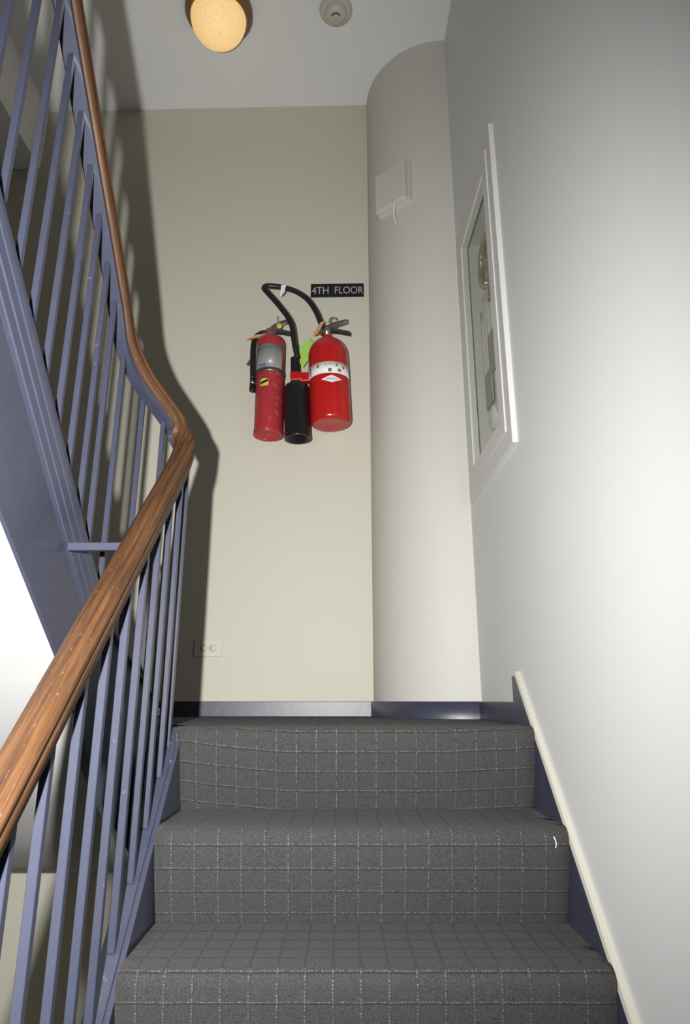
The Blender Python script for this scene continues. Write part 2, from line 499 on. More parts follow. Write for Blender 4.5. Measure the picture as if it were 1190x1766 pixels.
# sloping skirting up the right wall
SK = 0.018
sk = [(1.985, ZF - 0.02), (1.985, 0.067), (1.957, 0.067), (0.0, 0.067 - 1.957 * 1.02), (0.0, 0.067 - 1.957 * 1.02 - 0.40), (1.70, -0.45)]
m = MB()
front = [(RX(y) - SK, y, z) for y, z in sk]; backp = [(RX(y), y, z) for y, z in sk]
n = len(sk)
m.add(front + backp, [tuple(range(n)), tuple(range(2 * n - 1, n - 1, -1))] + [(i, i + n, (i + 1) % n + n, (i + 1) % n) for i in range(n)])
trim = struct(m.build('trim_1', 'navy_paint', bevel=0.0015))
m = MB()
b2 = [(1.957, 0.067), (0.0, 0.067 - 1.957 * 1.02)]
vs = []
for y, z in b2:
    vs += [(RX(y) - SK + 0.001, y, z), (RX(y), y, z), (RX(y), y, z + 0.012), (RX(y) - SK + 0.004, y, z + 0.012)]
m.add(vs, [(0, 1, 5, 4), (1, 2, 6, 5), (2, 3, 7, 6), (3, 0, 4, 7), (3, 2, 1, 0), (4, 5, 6, 7)])
m.build('bead', 'cream_trim', trim)['label'] = 'cream painted bead along the skirting top'


# ================================================================ strings, upper flight, soffit
XLS, XUS, XSU = -0.446, -0.600, -0.612       # string centre lines of the lower and upper flight
TCX, TCY, TR = -0.529, 1.80, 0.083
def low_top(y): return -0.316 - (1.61 - y) * 1.12
def up_top(y): return 0.316 + (1.52 - y) * 0.877
def up_bot(y): return 0.0905 + (1.433 - y) * 0.73 if y < 1.433 else 0.0905 - (y - 1.433) * 0.86

def ribbon(mb, path, th_in, th_out, smooth=False):
    """path: list of (x, y, ztop, zbot, nx, ny); slab from +n*th_in to -n*th_out"""
    rows = []
    for x, y, zt_, zb, nx, ny in path:
        rows.append([(x + nx * th_in, y + ny * th_in, zb), (x + nx * th_in, y + ny * th_in, zt_),
                     (x - nx * th_out, y - ny * th_out, zt_), (x - nx * th_out, y - ny * th_out, zb)])
    vs = [p for r in rows for p in r]
    fs = []
    for i in range(len(rows) - 1):
        for k in range(4):
            fs.append((i * 4 + k, i * 4 + (k + 1) % 4, i * 4 + 4 + (k + 1) % 4, i * 4 + 4 + k))
    fs += [(3, 2, 1, 0), tuple(len(vs) - 4 + k for k in range(4))]
    mb.add(vs, fs, smooth)

def profile_ribbon(mb, path, prof):
    """prof: closed list of (offset along n, dz from ztop)"""
    n = len(prof); vs = []
    for x, y, zt_, zb, nx, ny in path:
        vs += [(x + nx * o, y + ny * o, zt_ + dz) for o, dz in prof]
    fs = [(i * n + k, i * n + (k + 1) % n, (i + 1) * n + (k + 1) % n, (i + 1) * n + k) for i in range(len(path) - 1) for k in range(n)]
    fs += [tuple(range(n - 1, -1, -1)), tuple(len(vs) - n + k for k in range(n))]
    mb.add(vs, fs)

# lower string: its stair face looks to +x
lowp = [(XLS, y, low_top(y), low_top(y) - 0.36, 1, 0) for y in (0.1, 0.6, 1.1, 1.5, 1.765)]
m = MB(); ribbon(m, lowp + [(XLS, 1.80, low_top(1.80), -0.46, 1, 0), (XLS, 1.83, ZF - 0.003, -0.46, 1, 0), (XLS, 1.868, ZF - 0.003, -0.46, 1, 0)], 0.028, 0.003)
st = m.build('string', 'blue_paint', stair); st.matrix_parent_inverse = Matrix.Translation(-rt)
m = MB(); profile_ribbon(m, lowp, [(0.017, 0.0), (0.017, 0.010), (-0.020, 0.010), (-0.020, 0.0)])
cp = m.build('cap', 'blue_paint', st)

# upper flight
up = thing('stair_flight', 'upper stair flight climbing left of the well behind the balusters', 'stairs', (-1.1, 1.75, ZF))
ut = Vector(up.location)
def local(o, root):
    o.matrix_parent_inverse = Matrix.Translation(-Vector(root.location)); return o
TURN = spline([(XLS, 1.76, 0), (XLS - 0.004, 1.80, 0), (-0.482, 1.822, 0), (-0.525, 1.795, 0), (-0.566, 1.745, 0), (-0.598, 1.690, 0), (XSU, 1.63, 0)], 4)
upp = []
for k, p in enumerate(TURN):                 # round the well end, then up the flight; normals point into the well
    t_ = (TURN[min(k + 1, len(TURN) - 1)] - TURN[max(k - 1, 0)]).normalized()
    f = k / (len(TURN) - 1)
    fs_ = f * f * (3 - 2 * f)
    zt_ = low_top(1.76) + (up_top(1.63) - low_top(1.76)) * (0.75 * f + 0.25 * fs_)
    zb = (low_top(1.76) - 0.36) + (up_bot(1.63) - low_top(1.76) + 0.36) * (f ** 1.5)
    upp.append((p.x, p.y, zt_, zb, -t_.y, t_.x))
NTURN = len(upp)
for y in (1.6, 1.5, 1.433, 1.2, 0.9, 0.5, 0.1):
    upp.append((XSU, y, up_top(y), up_bot(y), 1, 0))
m = MB(); ribbon(m, upp, 0.012, 0.012)
us = local(m.build('string', 'blue_paint', up), up)
m = MB(); profile_ribbon(m, upp[NTURN - 1:], [(0.010, 0.0), (0.028, 0.0), (0.028, -0.014), (0.026, -0.030), (0.024, -0.034), (0.022, -0.060), (0.0195, -0.064), (0.0175, -0.090), (0.015, -0.094), (0.010, -0.118)])
m.build('moulding', 'blue_paint', us)
m = MB(); profile_ribbon(m, upp, [(0.027, 0.0), (0.027, 0.008), (-0.020, 0.008), (-0.020, 0.0)])
m.build('cap', 'blue_paint', us, bevel=0.002)
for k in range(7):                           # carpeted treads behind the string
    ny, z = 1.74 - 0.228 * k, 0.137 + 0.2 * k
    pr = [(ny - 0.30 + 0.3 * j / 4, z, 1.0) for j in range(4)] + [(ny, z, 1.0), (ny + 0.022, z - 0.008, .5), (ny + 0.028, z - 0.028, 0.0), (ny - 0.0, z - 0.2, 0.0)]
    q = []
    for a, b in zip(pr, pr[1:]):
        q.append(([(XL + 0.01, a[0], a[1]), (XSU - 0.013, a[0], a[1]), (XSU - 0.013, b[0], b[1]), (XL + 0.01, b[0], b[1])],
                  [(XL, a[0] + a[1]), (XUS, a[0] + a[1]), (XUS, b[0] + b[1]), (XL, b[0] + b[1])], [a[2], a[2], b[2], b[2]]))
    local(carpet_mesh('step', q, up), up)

# plaster soffit under the upper flight and the landing
def soff(y):
    K = [(0.1, up_bot(0.1) - 0.001), (1.433, up_bot(1.433) - 0.001), (1.62, -0.074), (1.80, -0.215), (1.95, -0.30), (2.15, -0.41), (2.45, -0.53), (2.95, -0.655)]
    for a, b in zip(K, K[1:]):
        if a[0] <= y <= b[0]: return a[1] + (b[1] - a[1]) * (y - a[0]) / (b[0] - a[0])
    return K[-1][1]
ys = [0.1, 0.5, 0.9, 1.2, 1.433, 1.48, 1.54, 1.60, 1.66, 1.72, 1.78, 1.84, 1.90, 1.97, 2.04, 2.11, 2.18, 2.25, 2.32, 2.40, 2.48, 2.56, 2.64, 2.72, 2.80, 2.868]
m = MB()
for a, b in zip(ys, ys[1:]):
    xr = XSU + 0.004 if b < 1.86 else -0.452
    m.add([(XL + 0.005, a, soff(a)), (xr, a, soff(a)), (xr, b, soff(b)), (XL + 0.005, b, soff(b))], [(0, 1, 2, 3)], True)
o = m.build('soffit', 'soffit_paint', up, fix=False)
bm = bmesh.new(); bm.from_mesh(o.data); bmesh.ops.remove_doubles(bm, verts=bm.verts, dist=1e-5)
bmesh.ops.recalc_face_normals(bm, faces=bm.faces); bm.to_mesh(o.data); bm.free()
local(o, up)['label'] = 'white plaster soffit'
# outer face of the landing edge beside the lower flight
m = MB(); m.box(-0.44, 0.45, 1.87, 1.93, -0.62, ZF - 0.01)
struct(m.build('trim_2', 'navy_paint'), 'landing edge beam under the carpet')


# ================================================================ railing
rail = thing('stair_railing', 'continuous wooden handrail on blue square bars turning round the well', 'railing', (-0.525, 1.8, ZF))
def lrail(y): return -0.104 + (y - 0.98) * 0.962
def urail(y): return 1.409 + (1.128 - y) * 0.912
ctl = [(-0.455, y, lrail(y)) for y in (0.1, 0.5, 0.9, 1.3, 1.5, 1.62, 1.70)]
ctl += [(-0.455, 1.755, 0.648), (-0.461, 1.804, 0.710), (-0.488, 1.814, 0.772), (-0.531, 1.757, 0.829), (-0.574, 1.695, 0.886), (-0.598, 1.625, 0.948)]
ctl += [(-0.600, y, urail(y)) for y in (1.54, 1.44, 1.3, 1.0, 0.6, 0.1)]
path = spline(ctl, 6)

def sweep(prof, closed_uv=True):
    n = len(prof); V = []; F = []; UV = []
    L = 0.0
    per = [0]
    for k in range(n):
        a, b = prof[k], prof[(k + 1) % n]; per.append(per[-1] + math.hypot(b[0] - a[0], b[1] - a[1]))
    Ls = []
    for i, p in enumerate(path):
        if i: L += (p - path[i - 1]).length
        Ls.append(L)
        t = (path[min(i + 1, len(path) - 1)] - path[max(i - 1, 0)]).normalized()
        side = t.cross(Vector((0, 0, 1))); side.normalize()
        upv = side.cross(t)
        for a, b in prof: V.append(p + side * a + upv * b)
    for i in range(len(path) - 1):
        for k in range(n):
            F.append((i * n + k, i * n + (k + 1) % n, (i + 1) * n + (k + 1) % n, (i + 1) * n + k))
            UV.append([(Ls[i], per[k]), (Ls[i], per[k + 1]), (Ls[i + 1], per[k + 1]), (Ls[i + 1], per[k])])
    return V, F, UV, n

hp = []           # moulded handrail section: rounded top, grooved sides, flat bottom
for k in range(13):
    a = PI * k / 12
    hp.append((0.0285 * math.cos(a), 0.011 + 0.016 * math.sin(a)))
hp += [(-0.0285, 0.007), (-0.0255, 0.004), (-0.0255, 0.001), (-0.0280, -0.002), (-0.0268, -0.020), (-0.020, -0.025),
       (0.020, -0.025), (0.0268, -0.020), (0.0280, -0.002), (0.0255, 0.001), (0.0255, 0.004), (0.0285, 0.007)]
V, F, UV, n = sweep(hp)
me = bpy.data.meshes.new('handrail')
me.from_pydata([tuple(v) for v in V], [], F + [tuple(range(n)), tuple(len(V) - 1 - k for k in range(n))])
ul = me.uv_layers.new(name='UVMap')
for fi, u in enumerate(UV):
    for k in range(4): ul.data[fi * 4 + k].uv = u[k]
for p in me.polygons: p.use_smooth = True
me.materials.append(MAT['wood_rail'])
bm = bmesh.new(); bm.from_mesh(me); bmesh.ops.recalc_face_normals(bm, faces=bm.faces); bm.to_mesh(me); bm.free()
o = bpy.data.objects.new('handrail', me); COL.objects.link(o); o.parent = rail
o['label'] = 'worn brown wooden handrail'
local(o, rail)
md = o.modifiers.new('edges', 'EDGE_SPLIT'); md.split_angle = math.radians(50)
V, F, UV, n = sweep([(0.017, -0.025), (-0.017, -0.025), (-0.017, -0.040), (0.017, -0.040)])
m = MB(); m.add(V, F + [(0, 1, 2, 3), tuple(len(V) - 1 - k for k in range(4))])
local(m.build('rail_bar', 'blue_paint', rail), rail)['label'] = 'blue flat bar under the handrail'

def baluster(x, y, z0, z1, s=0.0064):
    m = MB(); m.box(x - s, x + s, y - s, y + s, z0, z1)
    local(m.build('baluster', 'blue_paint', rail, bevel=0.0012, seg=1), rail)
for y in (0.30, 0.40, 0.50, 0.60, 0.70, 0.80, 0.89, 0.976, 1.074, 1.181, 1.281, 1.3775, 1.472, 1.56, 1.641, 1.727):
    baluster(XLS, y, low_top(y) + 0.008, lrail(y) - 0.040, 0.0076)
baluster(XLS - 0.002, 1.793, -0.115, 0.662, 0.0076)
for y in (1.629, 1.5225, 1.451, 1.3688, 1.29, 1.209, 1.128, 1.052, 0.97, 0.89, 0.81, 0.73, 0.65, 0.57):
    baluster(XUS, y, up_top(y) + 0.008, urail(y) - 0.040)
baluster(-0.571, 1.735, 0.16, 0.838)
baluster(-0.521, 1.778, 0.06, 0.775)
m = MB(); m.box(-0.592, -0.452, 1.394, 1.41, 0.307, 0.324)
local(m.build('tie_bar', 'blue_paint', rail, bevel=0.001, seg=1), rail)['label'] = 'short horizontal tie bar across the well'


# ================================================================ fire extinguishers
def shell(mb, r, z0, z1, a0, a1, seg=14, th=0.0008):
    mb.lathe([(r, z0), (r + th, z0), (r + th, z1), (r, z1)], seg, a0=a0, a1=a1, smooth=True)

def flat_patch(o, r, cx_deg, zc, pts, th=0.0012):
    """closed outline (s along arc, z) wrapped on a cylinder of radius r; facing -y at -90 deg"""
    a0 = math.radians(cx_deg)
    n = len(pts)
    c = (r * math.cos(a0), r * math.sin(a0), zc)
    vs = []
    for rr in (r, r + th):
        for s, z in pts:
            a = a0 + s / r
            vs.append((rr * math.cos(a), rr * math.sin(a), zc + z))
    o.add(vs, [tuple(range(n)), tuple(range(2 * n - 1, n - 1, -1))] + [(i, (i + 1) % n, (i + 1) % n + n, i + n) for i in range(n)])

def patch_rect(o, r, deg, zc, w_, h_, th=0.0012, seg=4):
    top = [(-w_ / 2 + w_ * k / seg, h_ / 2) for k in range(seg + 1)]
    bot = [(w_ / 2 - w_ * k / seg, -h_ / 2) for k in range(seg + 1)]
    # quads strip instead of ngon so it hugs the cylinder
    a0 = math.radians(deg)
    for k in range(seg):
        s0 = -w_ / 2 + w_ * k / seg; s1 = -w_ / 2 + w_ * (k + 1) / seg
        vs = []
        for s, z in ((s0, -h_ / 2), (s1, -h_ / 2), (s1, h_ / 2), (s0, h_ / 2)):
            a = a0 + s / r
            vs.append(((r + th) * math.cos(a), (r + th) * math.sin(a), zc + z))
        o.add(vs, [(0, 1, 2, 3)], True)

def text_mesh(body, height, width=None, extrude=0.0004):
    cu = bpy.data.curves.new('t', 'FONT'); cu.body = body; cu.extrude = 0.0
    ob = bpy.data.objects.new('t', cu); COL.objects.link(ob)
    dg = bpy.context.evaluated_depsgraph_get(); dg.update()
    me = bpy.data.meshes.new_from_object(ob.evaluated_get(dg))
    vs = [v.co.copy() for v in me.vertices]; fs = [tuple(p.vertices) for p in me.polygons]
    bpy.data.objects.remove(ob); bpy.data.curves.remove(cu); bpy.data.meshes.remove(me)
    x0, x1 = min(v.x for v in vs), max(v.x for v in vs); y0, y1 = min(v.y for v in vs), max(v.y for v in vs)
    s = height / (y1 - y0); sx = (width / (x1 - x0)) if width else s
    return [((v.x - (x0 + x1) / 2) * sx, (v.y - (y0 + y1) / 2) * s) for v in vs], fs

# ---- carbon dioxide extinguisher, big red cylinder with horn
EX = (-0.060, 2.755, 1.175)
co2 = thing('fire_extinguisher', 'wide glossy red fire extinguisher with black horn hung under the floor sign', 'fire extinguisher', EX, 0, math.radians(-2.7), 'fire extinguishers on the landing wall')
R = 0.0912
m = MB()
prof = [(0.0, 0.006), (0.045, 0.004), (0.070, 0.001), (0.082, 0.002), (0.0875, 0.008), (R, 0.018), (R, 0.335)]
for k in range(1, 13):
    a = PI / 2 * k / 12
    prof.append((R * math.cos(a) * 0.98 + 0.002 if k < 12 else 0.024, 0.335 + 0.098 * math.sin(a)))
prof += [(0.021, 0.436)]
m.lathe(prof, 56)
m.build('cylinder', 'red_gloss', co2)
m = MB(); m.lathe([(0.0, 0.43), (0.0215, 0.43), (0.0215, 0.447), (0.0, 0.447)], 24, smooth=False)
m.build('collar', 'red_gloss', co2)
m = MB(); m.lathe([(0.0, 0.44), (0.015, 0.44), (0.015, 0.462), (0.019, 0.466), (0.019, 0.482), (0.013, 0.488), (0.0, 0.488)], 20)
m.box(-0.03, 0.0, -0.012, 0.012, 0.458, 0.49)
vb = m.build('valve', 'steel', co2)
# levers, pointing right
m = MB()
for s in (-1, 1):
    m.prism([(-0.012, s * 0.012, 0.488), (0.030, s * 0.012, 0.510), (0.096, s * 0.012, 0.524), (0.100, s * 0.012, 0.517), (0.060, s * 0.012, 0.503), (0.0, s * 0.012, 0.478)], (0, -s * 0.003, 0))
m.prism([(-0.012, -0.012, 0.491), (0.030, -0.012, 0.512), (0.096, -0.012, 0.526), (0.096, -0.012, 0.523), (0.030, -0.012, 0.508), (-0.012, -0.012, 0.487)], (0, 0.024, 0))
m.build('top_lever', 'steel', vb)
m = MB()
m.prism([(0.008, -0.013, 0.484), (0.050, -0.013, 0.477), (0.104, -0.013, 0.462), (0.108, -0.013, 0.448), (0.100, -0.013, 0.452), (0.045, -0.013, 0.466), (0.008, -0.013, 0.468)], (0, 0.026, 0))
m.build('carry_handle', 'dark_steel', vb)
m = MB(); m.tube([(0.012, -0.014, 0.512), (0.018, -0.016, 0.528), (0.028, -0.016, 0.536), (0.042, -0.014, 0.534), (0.046, -0.012, 0.524)], 0.0035, 8)
m.build('pull_pin', 'dark_steel', vb)
m = MB(); m.prism([(-0.026, -0.024, 0.508), (-0.008, -0.026, 0.512), (-0.044, -0.034, 0.440), (-0.064, -0.032, 0.434), (-0.060, -0.032, 0.450)], (0.001, 0.0015, 0))
m.build('paper_tag', 'manila', co2)['label'] = 'worn orange paper tag'
m = MB(); m.prism([(-0.158, 0.05, 0.388), (-0.082, 0.05, 0.472), (-0.05, 0.05, 0.42), (-0.118, 0.05, 0.318)], (0, 0.0015, 0))
m.build('inspection_tag', 'tag_green', co2)['label'] = 'lime green inspection tag'
# white wrap label with pictograms
m = MB(); shell(m, R + 0.0003, 0.212, 0.268, math.radians(-168), math.radians(12), 36)
lb = m.build('label_band', 'label_white', co2)
for mt, d, z, ww, hh in (('ink_grey', -86, 0.226, 0.017, 0.016), ('ink_grey', -58, 0.228, 0.016, 0.014), ('ink_grey', -66, 0.252, 0.008, 0.016),
                         ('ink_grey', -150, 0.238, 0.012, 0.040), ('ink_red', -120, 0.250, 0.009, 0.018), ('ink_red', -45, 0.246, 0.010, 0.014),
                         ('ink_red', -97, 0.254, 0.006, 0.006), ('ink_red', -82, 0.254, 0.030, 0.0015)):
    m = MB(); patch_rect(m, R + 0.0004, d, z, ww, hh); m.build('pictogram', mt, lb)
m = MB()
for k in range(8):
    s0, s1 = -0.046 + 0.0115 * k, -0.046 + 0.0115 * (k + 1)
    hh = lambda s: 0.0175 * (1 - abs(s) / 0.0465) + 0.0008
    vs = []
    for s, sg in ((s0, -1), (s1, -1), (s1, 1), (s0, 1)):
        a = math.radians(-82) + s / R
        vs.append(((R + 0.001) * math.cos(a), (R + 0.001) * math.sin(a), 0.183 + sg * hh(s)))
    m.add(vs, [(0, 1, 2, 3)], True)
db = m.build('diamond_badge', 'label_white', co2)
tv, tf = text_mesh('AMEREX', 0.0075, 0.05)
m = MB(); m.add([((R + 0.0016) * math.cos(math.radians(-82) + x / R), (R + 0.0016) * math.sin(math.radians(-82) + x / R), 0.1825 + y) for x, y in tv], tf)
m.build('badge_lettering', 'ink_black', db)
# horn with handle, clip and hose
hx, hy = -0.150, -0.005
m = MB()
m.lathe([(0.0, 0.206), (0.030, 0.206), (0.047, 0.198), (0.054, 0.185), (0.0565, 0.12), (0.0575, -0.050), (0.059, -0.056), (0.059, -0.062), (0.052, -0.062), (0.050, 0.04), (0.0, 0.05)], 40, (hx, hy, 0))
m.lathe([(0.0, 0.20), (0.017, 0.20), (0.017, 0.226), (0.0, 0.226)], 20, (hx, hy, 0))
hn = m.build('horn', 'black_plastic', co2)
m = MB(); m.lathe([(0.0, 0.215), (0.0195, 0.215), (0.0205, 0.222), (0.0195, 0.335), (0.016, 0.340), (0.0, 0.342)], 24, (hx - 0.002, hy, 0))
m.build('grip', 'black_rubber', hn)
m = MB()
m.lathe([(0.0195, 0.216), (0.024, 0.216), (0.024, 0.258), (0.0195, 0.258)], 24, (hx, hy, 0))
m.box(hx + 0.02, -0.07, -0.022, 0.012, 0.214, 0.256)
m.box(hx - 0.024, hx + 0.03, -0.030, -0.024, 0.218, 0.256)
m.build('horn_clip', 'red_gloss', co2, bevel=0.002)
m = MB()
patch_rect(m, R + 0.0004, -178, 0.245, 0.03, 0.05)
hose = [(-0.152, -0.007, 0.335), (-0.166, -0.02, 0.405), (-0.184, -0.028, 0.51), (-0.241, -0.03, 0.603), (-0.294, -0.03, 0.672), (-0.312, -0.026, 0.700),
        (-0.302, -0.02, 0.716), (-0.270, -0.016, 0.717), (-0.222, -0.016, 0.707), (-0.164, -0.018, 0.682), (-0.108, -0.018, 0.636),
        (-0.068, -0.014, 0.572), (-0.044, -0.006, 0.510), (-0.028, 0.0, 0.470)]
hose = [Vector((x + 0.026 * (z / 0.7) , y, z)) for x, y, z in hose]
m = MB(); m.tube(spline(hose, 8), 0.0125, 14)
hs = m.build('hose', 'black_rubber', co2)
m = MB(); m.tube([(-0.199 , -0.0165, 0.707), (-0.184, -0.0165, 0.702)], 0.0138, 14)
m.prism([(-0.204, -0.031, 0.712), (-0.182, -0.031, 0.708), (-0.190, -0.034, 0.668), (-0.212, -0.034, 0.645)], (0.0, 0.0012, 0))
m.build('hose_tag', 'tag_white', hs)
m = MB(); m.box(-0.03, 0.03, 0.088, 0.106, 0.16, 0.42)
m.box(-0.05, 0.05, 0.084, 0.092, 0.30, 0.325)
m.build('wall_bracket', 'dark_steel', co2)

# ---- dry chemical extinguisher, slimmer
EY = (-0.342, 2.785, 1.135)
abc = thing('fire_extinguisher', 'slim scuffed red fire extinguisher with grey label and short side hose', 'fire extinguisher', EY, 0, 0, 'fire extinguishers on the landing wall')
R2 = 0.0645
m = MB()
m.lathe([(0.0, 0.020), (0.045, 0.016), (0.055, 0.006), (0.058, 0.0), (0.0655, 0.0), (0.0665, 0.004), (0.0665, 0.020), (R2, 0.028), (R2, 0.455), (0.062, 0.470), (0.054, 0.484), (0.040, 0.494), (0.022, 0.500), (0.0, 0.500)], 48)
m.build('cylinder', 'red_dull', abc)
m = MB(); m.lathe([(0.0, 0.497), (0.019, 0.497), (0.019, 0.51), (0.015, 0.514), (0.015, 0.535), (0.0, 0.535)], 20)
m.box(-0.024, 0.022, -0.013, 0.013, 0.513, 0.538)
va = m.build('valve', 'steel', abc)
m = MB()
m.prism([(-0.012, -0.011, 0.540), (0.006, -0.011, 0.560), (0.045, -0.011, 0.580), (0.086, -0.011, 0.592), (0.092, -0.011, 0.583), (0.050, -0.011, 0.567), (0.010, -0.011, 0.538)], (0, 0.022, 0))
m.build('top_lever', 'steel', va)
m = MB()
m.prism([(0.014, -0.012, 0.540), (0.045, -0.012, 0.536), (0.092, -0.012, 0.522), (0.094, -0.012, 0.508), (0.050, -0.012, 0.519), (0.014, -0.012, 0.520)], (0, 0.024, 0))
m.build('carry_handle', 'dark_steel', va)
m = MB(); m.lathe([(0.0, 0.0), (0.0135, 0.0), (0.0135, 0.008), (0.011, 0.010), (0.0, 0.010)], 20, (0.037, -0.014, 0.548), axis='y')
m.build('gauge', 'gauge_yellow', va)['label'] = 'round yellow pressure gauge'
m = MB(); m.tube([(0.026, -0.012, 0.570), (0.025, -0.012, 0.605)], 0.0018, 6)
m.build('pull_pin', 'dark_steel', va)
m = MB(); m.lathe([(0.0, 0.0), (0.016, 0.0), (0.016, 0.018), (0.0, 0.018)], 6, (-0.012, 0.0, 0.522), smooth=False)
m.build('valve_nut', 'red_dull', va)
m = MB(); m.prism([(-0.118, -0.03, 0.470), (-0.07, -0.03, 0.494), (-0.010, -0.024, 0.504), (-0.004, -0.024, 0.488), (-0.045, -0.034, 0.480), (-0.095, -0.034, 0.470)], (0, 0.0016, 0))
m.build('paper_tag', 'manila', abc)['label'] = 'curled orange paper tag'
m = MB(); m.tube(spline([(-0.02, 0.0, 0.523), (-0.048, -0.004, 0.518), (-0.075, -0.008, 0.492), (-0.084, -0.010, 0.44), (-0.083, -0.010, 0.36), (-0.079, -0.010, 0.276)], 6), 0.0115, 12)
hs2 = m.build('hose', 'black_rubber', abc)
m = MB(); m.lathe([(0.0118, 0.250), (0.0135, 0.250), (0.0135, 0.264), (0.0118, 0.264)], 16, (-0.079, -0.010, 0))
m.build('ferrule', 'steel', hs2)
m = MB(); m.lathe([(0.0, 0.215), (0.0125, 0.215), (0.0135, 0.220), (0.0125, 0.278), (0.0, 0.278)], 16, (-0.079, -0.010, 0))
m.build('nozzle', 'black_plastic', hs2)
m = MB(); m.prism([(-0.084, 0.03, 0.43), (-0.118, 0.03, 0.375), (-0.110, 0.03, 0.368), (-0.075, 0.03, 0.42)], (0, 0.004, 0))
m.build('bracket_arm', 'steel', abc)
m = MB(); shell(m, R2 + 0.0003, 0.312, 0.430, math.radians(-172), math.radians(-32), 28)
lb = m.build('label_band', 'label_grey', abc)
m = MB(); patch_rect(m, R2 + 0.0003, -113, 0.422, 0.072, 0.013, 0.0014, 14); m.build('label_header', 'ink_grey', lb)
m = MB()
for k, (d, z, ww, hh) in enumerate([(-95, 0.383, 0.004, 0.016), (-125, 0.366, 0.006, 0.003), (-104, 0.360, 0.008, 0.003), (-150, 0.398, 0.012, 0.003), (-150, 0.348, 0.012, 0.003), (-82, 0.408, 0.010, 0.003)]):
    patch_rect(m, R2 + 0.0003, d, z, ww, hh, 0.0014)
for k in range(7): patch_rect(m, R2 + 0.0003, -62, 0.333 + 0.011 * k, 0.022, 0.0022, 0.0014)
m.build('label_print', 'ink_grey', lb)['kind'] = 'stuff'
m = MB(); patch_rect(m, R2 + 0.0003, -118, 0.323, 0.034, 0.014)
m.build('label_patch', 'ink_blue', lb)
m = MB(); m.lathe([(R2, 0.292), (R2 + 0.002, 0.292), (R2 + 0.002, 0.309), (R2, 0.309)], 48)
m.build('strap', 'dark_steel', abc)
m = MB()
for k in range(5):
    s = -0.016 + 0.008 * k
    patch_rect(m, R2 + 0.0004, -107 + math.degrees(s / R2), 0.238 - (0.003 if k in (0, 4) else 0), 0.0083, 0.040 - (0.010 if k in (0, 4) else 0.0), 0.0010, 1)
sk_ = m.build('sticker', 'sticker_yellow', abc)
m = MB()
for k in range(4):
    patch_rect(m, R2 + 0.0004, -107 + math.degrees((-0.013 + 0.0088 * k) / R2), 0.236 + 0.003 * k - 0.003, 0.0095, 0.013, 0.0016, 1)
patch_rect(m, R2 + 0.0004, -107, 0.257, 0.034, 0.004, 0.0016)
m.build('sticker_print', 'ink_black', sk_)
m = MB(); m.box(-0.022, 0.022, 0.063, 0.082, 0.10, 0.46); m.build('wall_bracket', 'dark_steel', abc)

# ================================================================ floor sign
W_, H_ = 0.262, 0.076
sgx = -0.035
sign = thing('floor_sign', 'black wall sign lettered 4TH FLOOR above the extinguishers', 'sign', (sgx, BY(sgx), 1.939), -0.024)
m = MB(); m.box(-W_ / 2, W_ / 2, -0.004, 0.0, -H_ / 2, H_ / 2)
pl = m.build('plate', 'sign_black', sign, bevel=0.001, seg=1)
for body, cx_, wd in (('4TH', -0.0845, 0.082), ('FLOOR', 0.0575, 0.139)):
    tv, tf = text_mesh(body, 0.040, wd)
    m = MB(); m.add([(x + cx_, -0.0048, y) for x, y in tv], tf)
    m.build('lettering', 'sign_letter', sign)

# ================================================================ wall outlet
ox = -0.574
out = thing('wall_outlet', 'cream duplex power outlet low on the back wall', 'outlet', (ox, BY(ox), 0.2115), -0.024)
m = MB(); m.box(-0.059, 0.059, -0.006, 0.0, -0.036, 0.036)
m.build('cover_plate', 'plate', out, bevel=0.002)
for sx in (-1, 1):
    c = 0.0195 * sx
    m = MB(); m.lathe([(0.0, 0.0058), (0.0165, 0.0058), (0.016, 0.0068), (0.0, 0.0070)], 20, (c, 0, 0), axis='y')
    rc = m.build('receptacle', 'plate', out)
    m = MB()
    for s2 in (-1, 1): m.box(c + 0.0 , c + 0.008, -0.0075, -0.0066, 0.0058 * s2 - 0.0012, 0.0058 * s2 + 0.0012)
    m.lathe([(0.0, 0.0066), (0.0026, 0.0066), (0.0026, 0.0075), (0.0, 0.0075)], 10, (c - 0.0075, 0, 0), axis='y')
    m.build('slots', 'slot_dark', rc)
m = MB(); m.lathe([(0.0, 0.006), (0.003, 0.006), (0.002, 0.0075), (0.0, 0.0078)], 10, (0, 0, 0), axis='y'); m.build('screw', 'plate', out)

# ================================================================ box on the rounded pier
ang = math.radians(180 + 47)
px_, py_ = CX + CR * math.cos(ang), CY + CR * math.sin(ang)
dev = thing('alarm_box', 'off-white square wall box with short dangling cord on the rounded pier', 'wall box', (px_, py_, 2.19), ang - PI * 1.5 + 2 * PI)
m = MB(); m.box(-0.092, 0.092, -0.012, 0.016, -0.004, 0.212); m.build('back_plate', 'device_white', dev, bevel=0.002)
m = MB(); m.box(-0.086, 0.086, -0.042, -0.013, 0.0, 0.206); m.build('cover', 'device_white', dev, bevel=0.004)
m = MB(); m.tube(spline([(0.010, -0.024, 0.004), (0.010, -0.025, -0.04), (0.014, -0.026, -0.075), (0.022, -0.024, -0.104)], 5), 0.0042, 8); m.build('cord', 'label_white', dev)

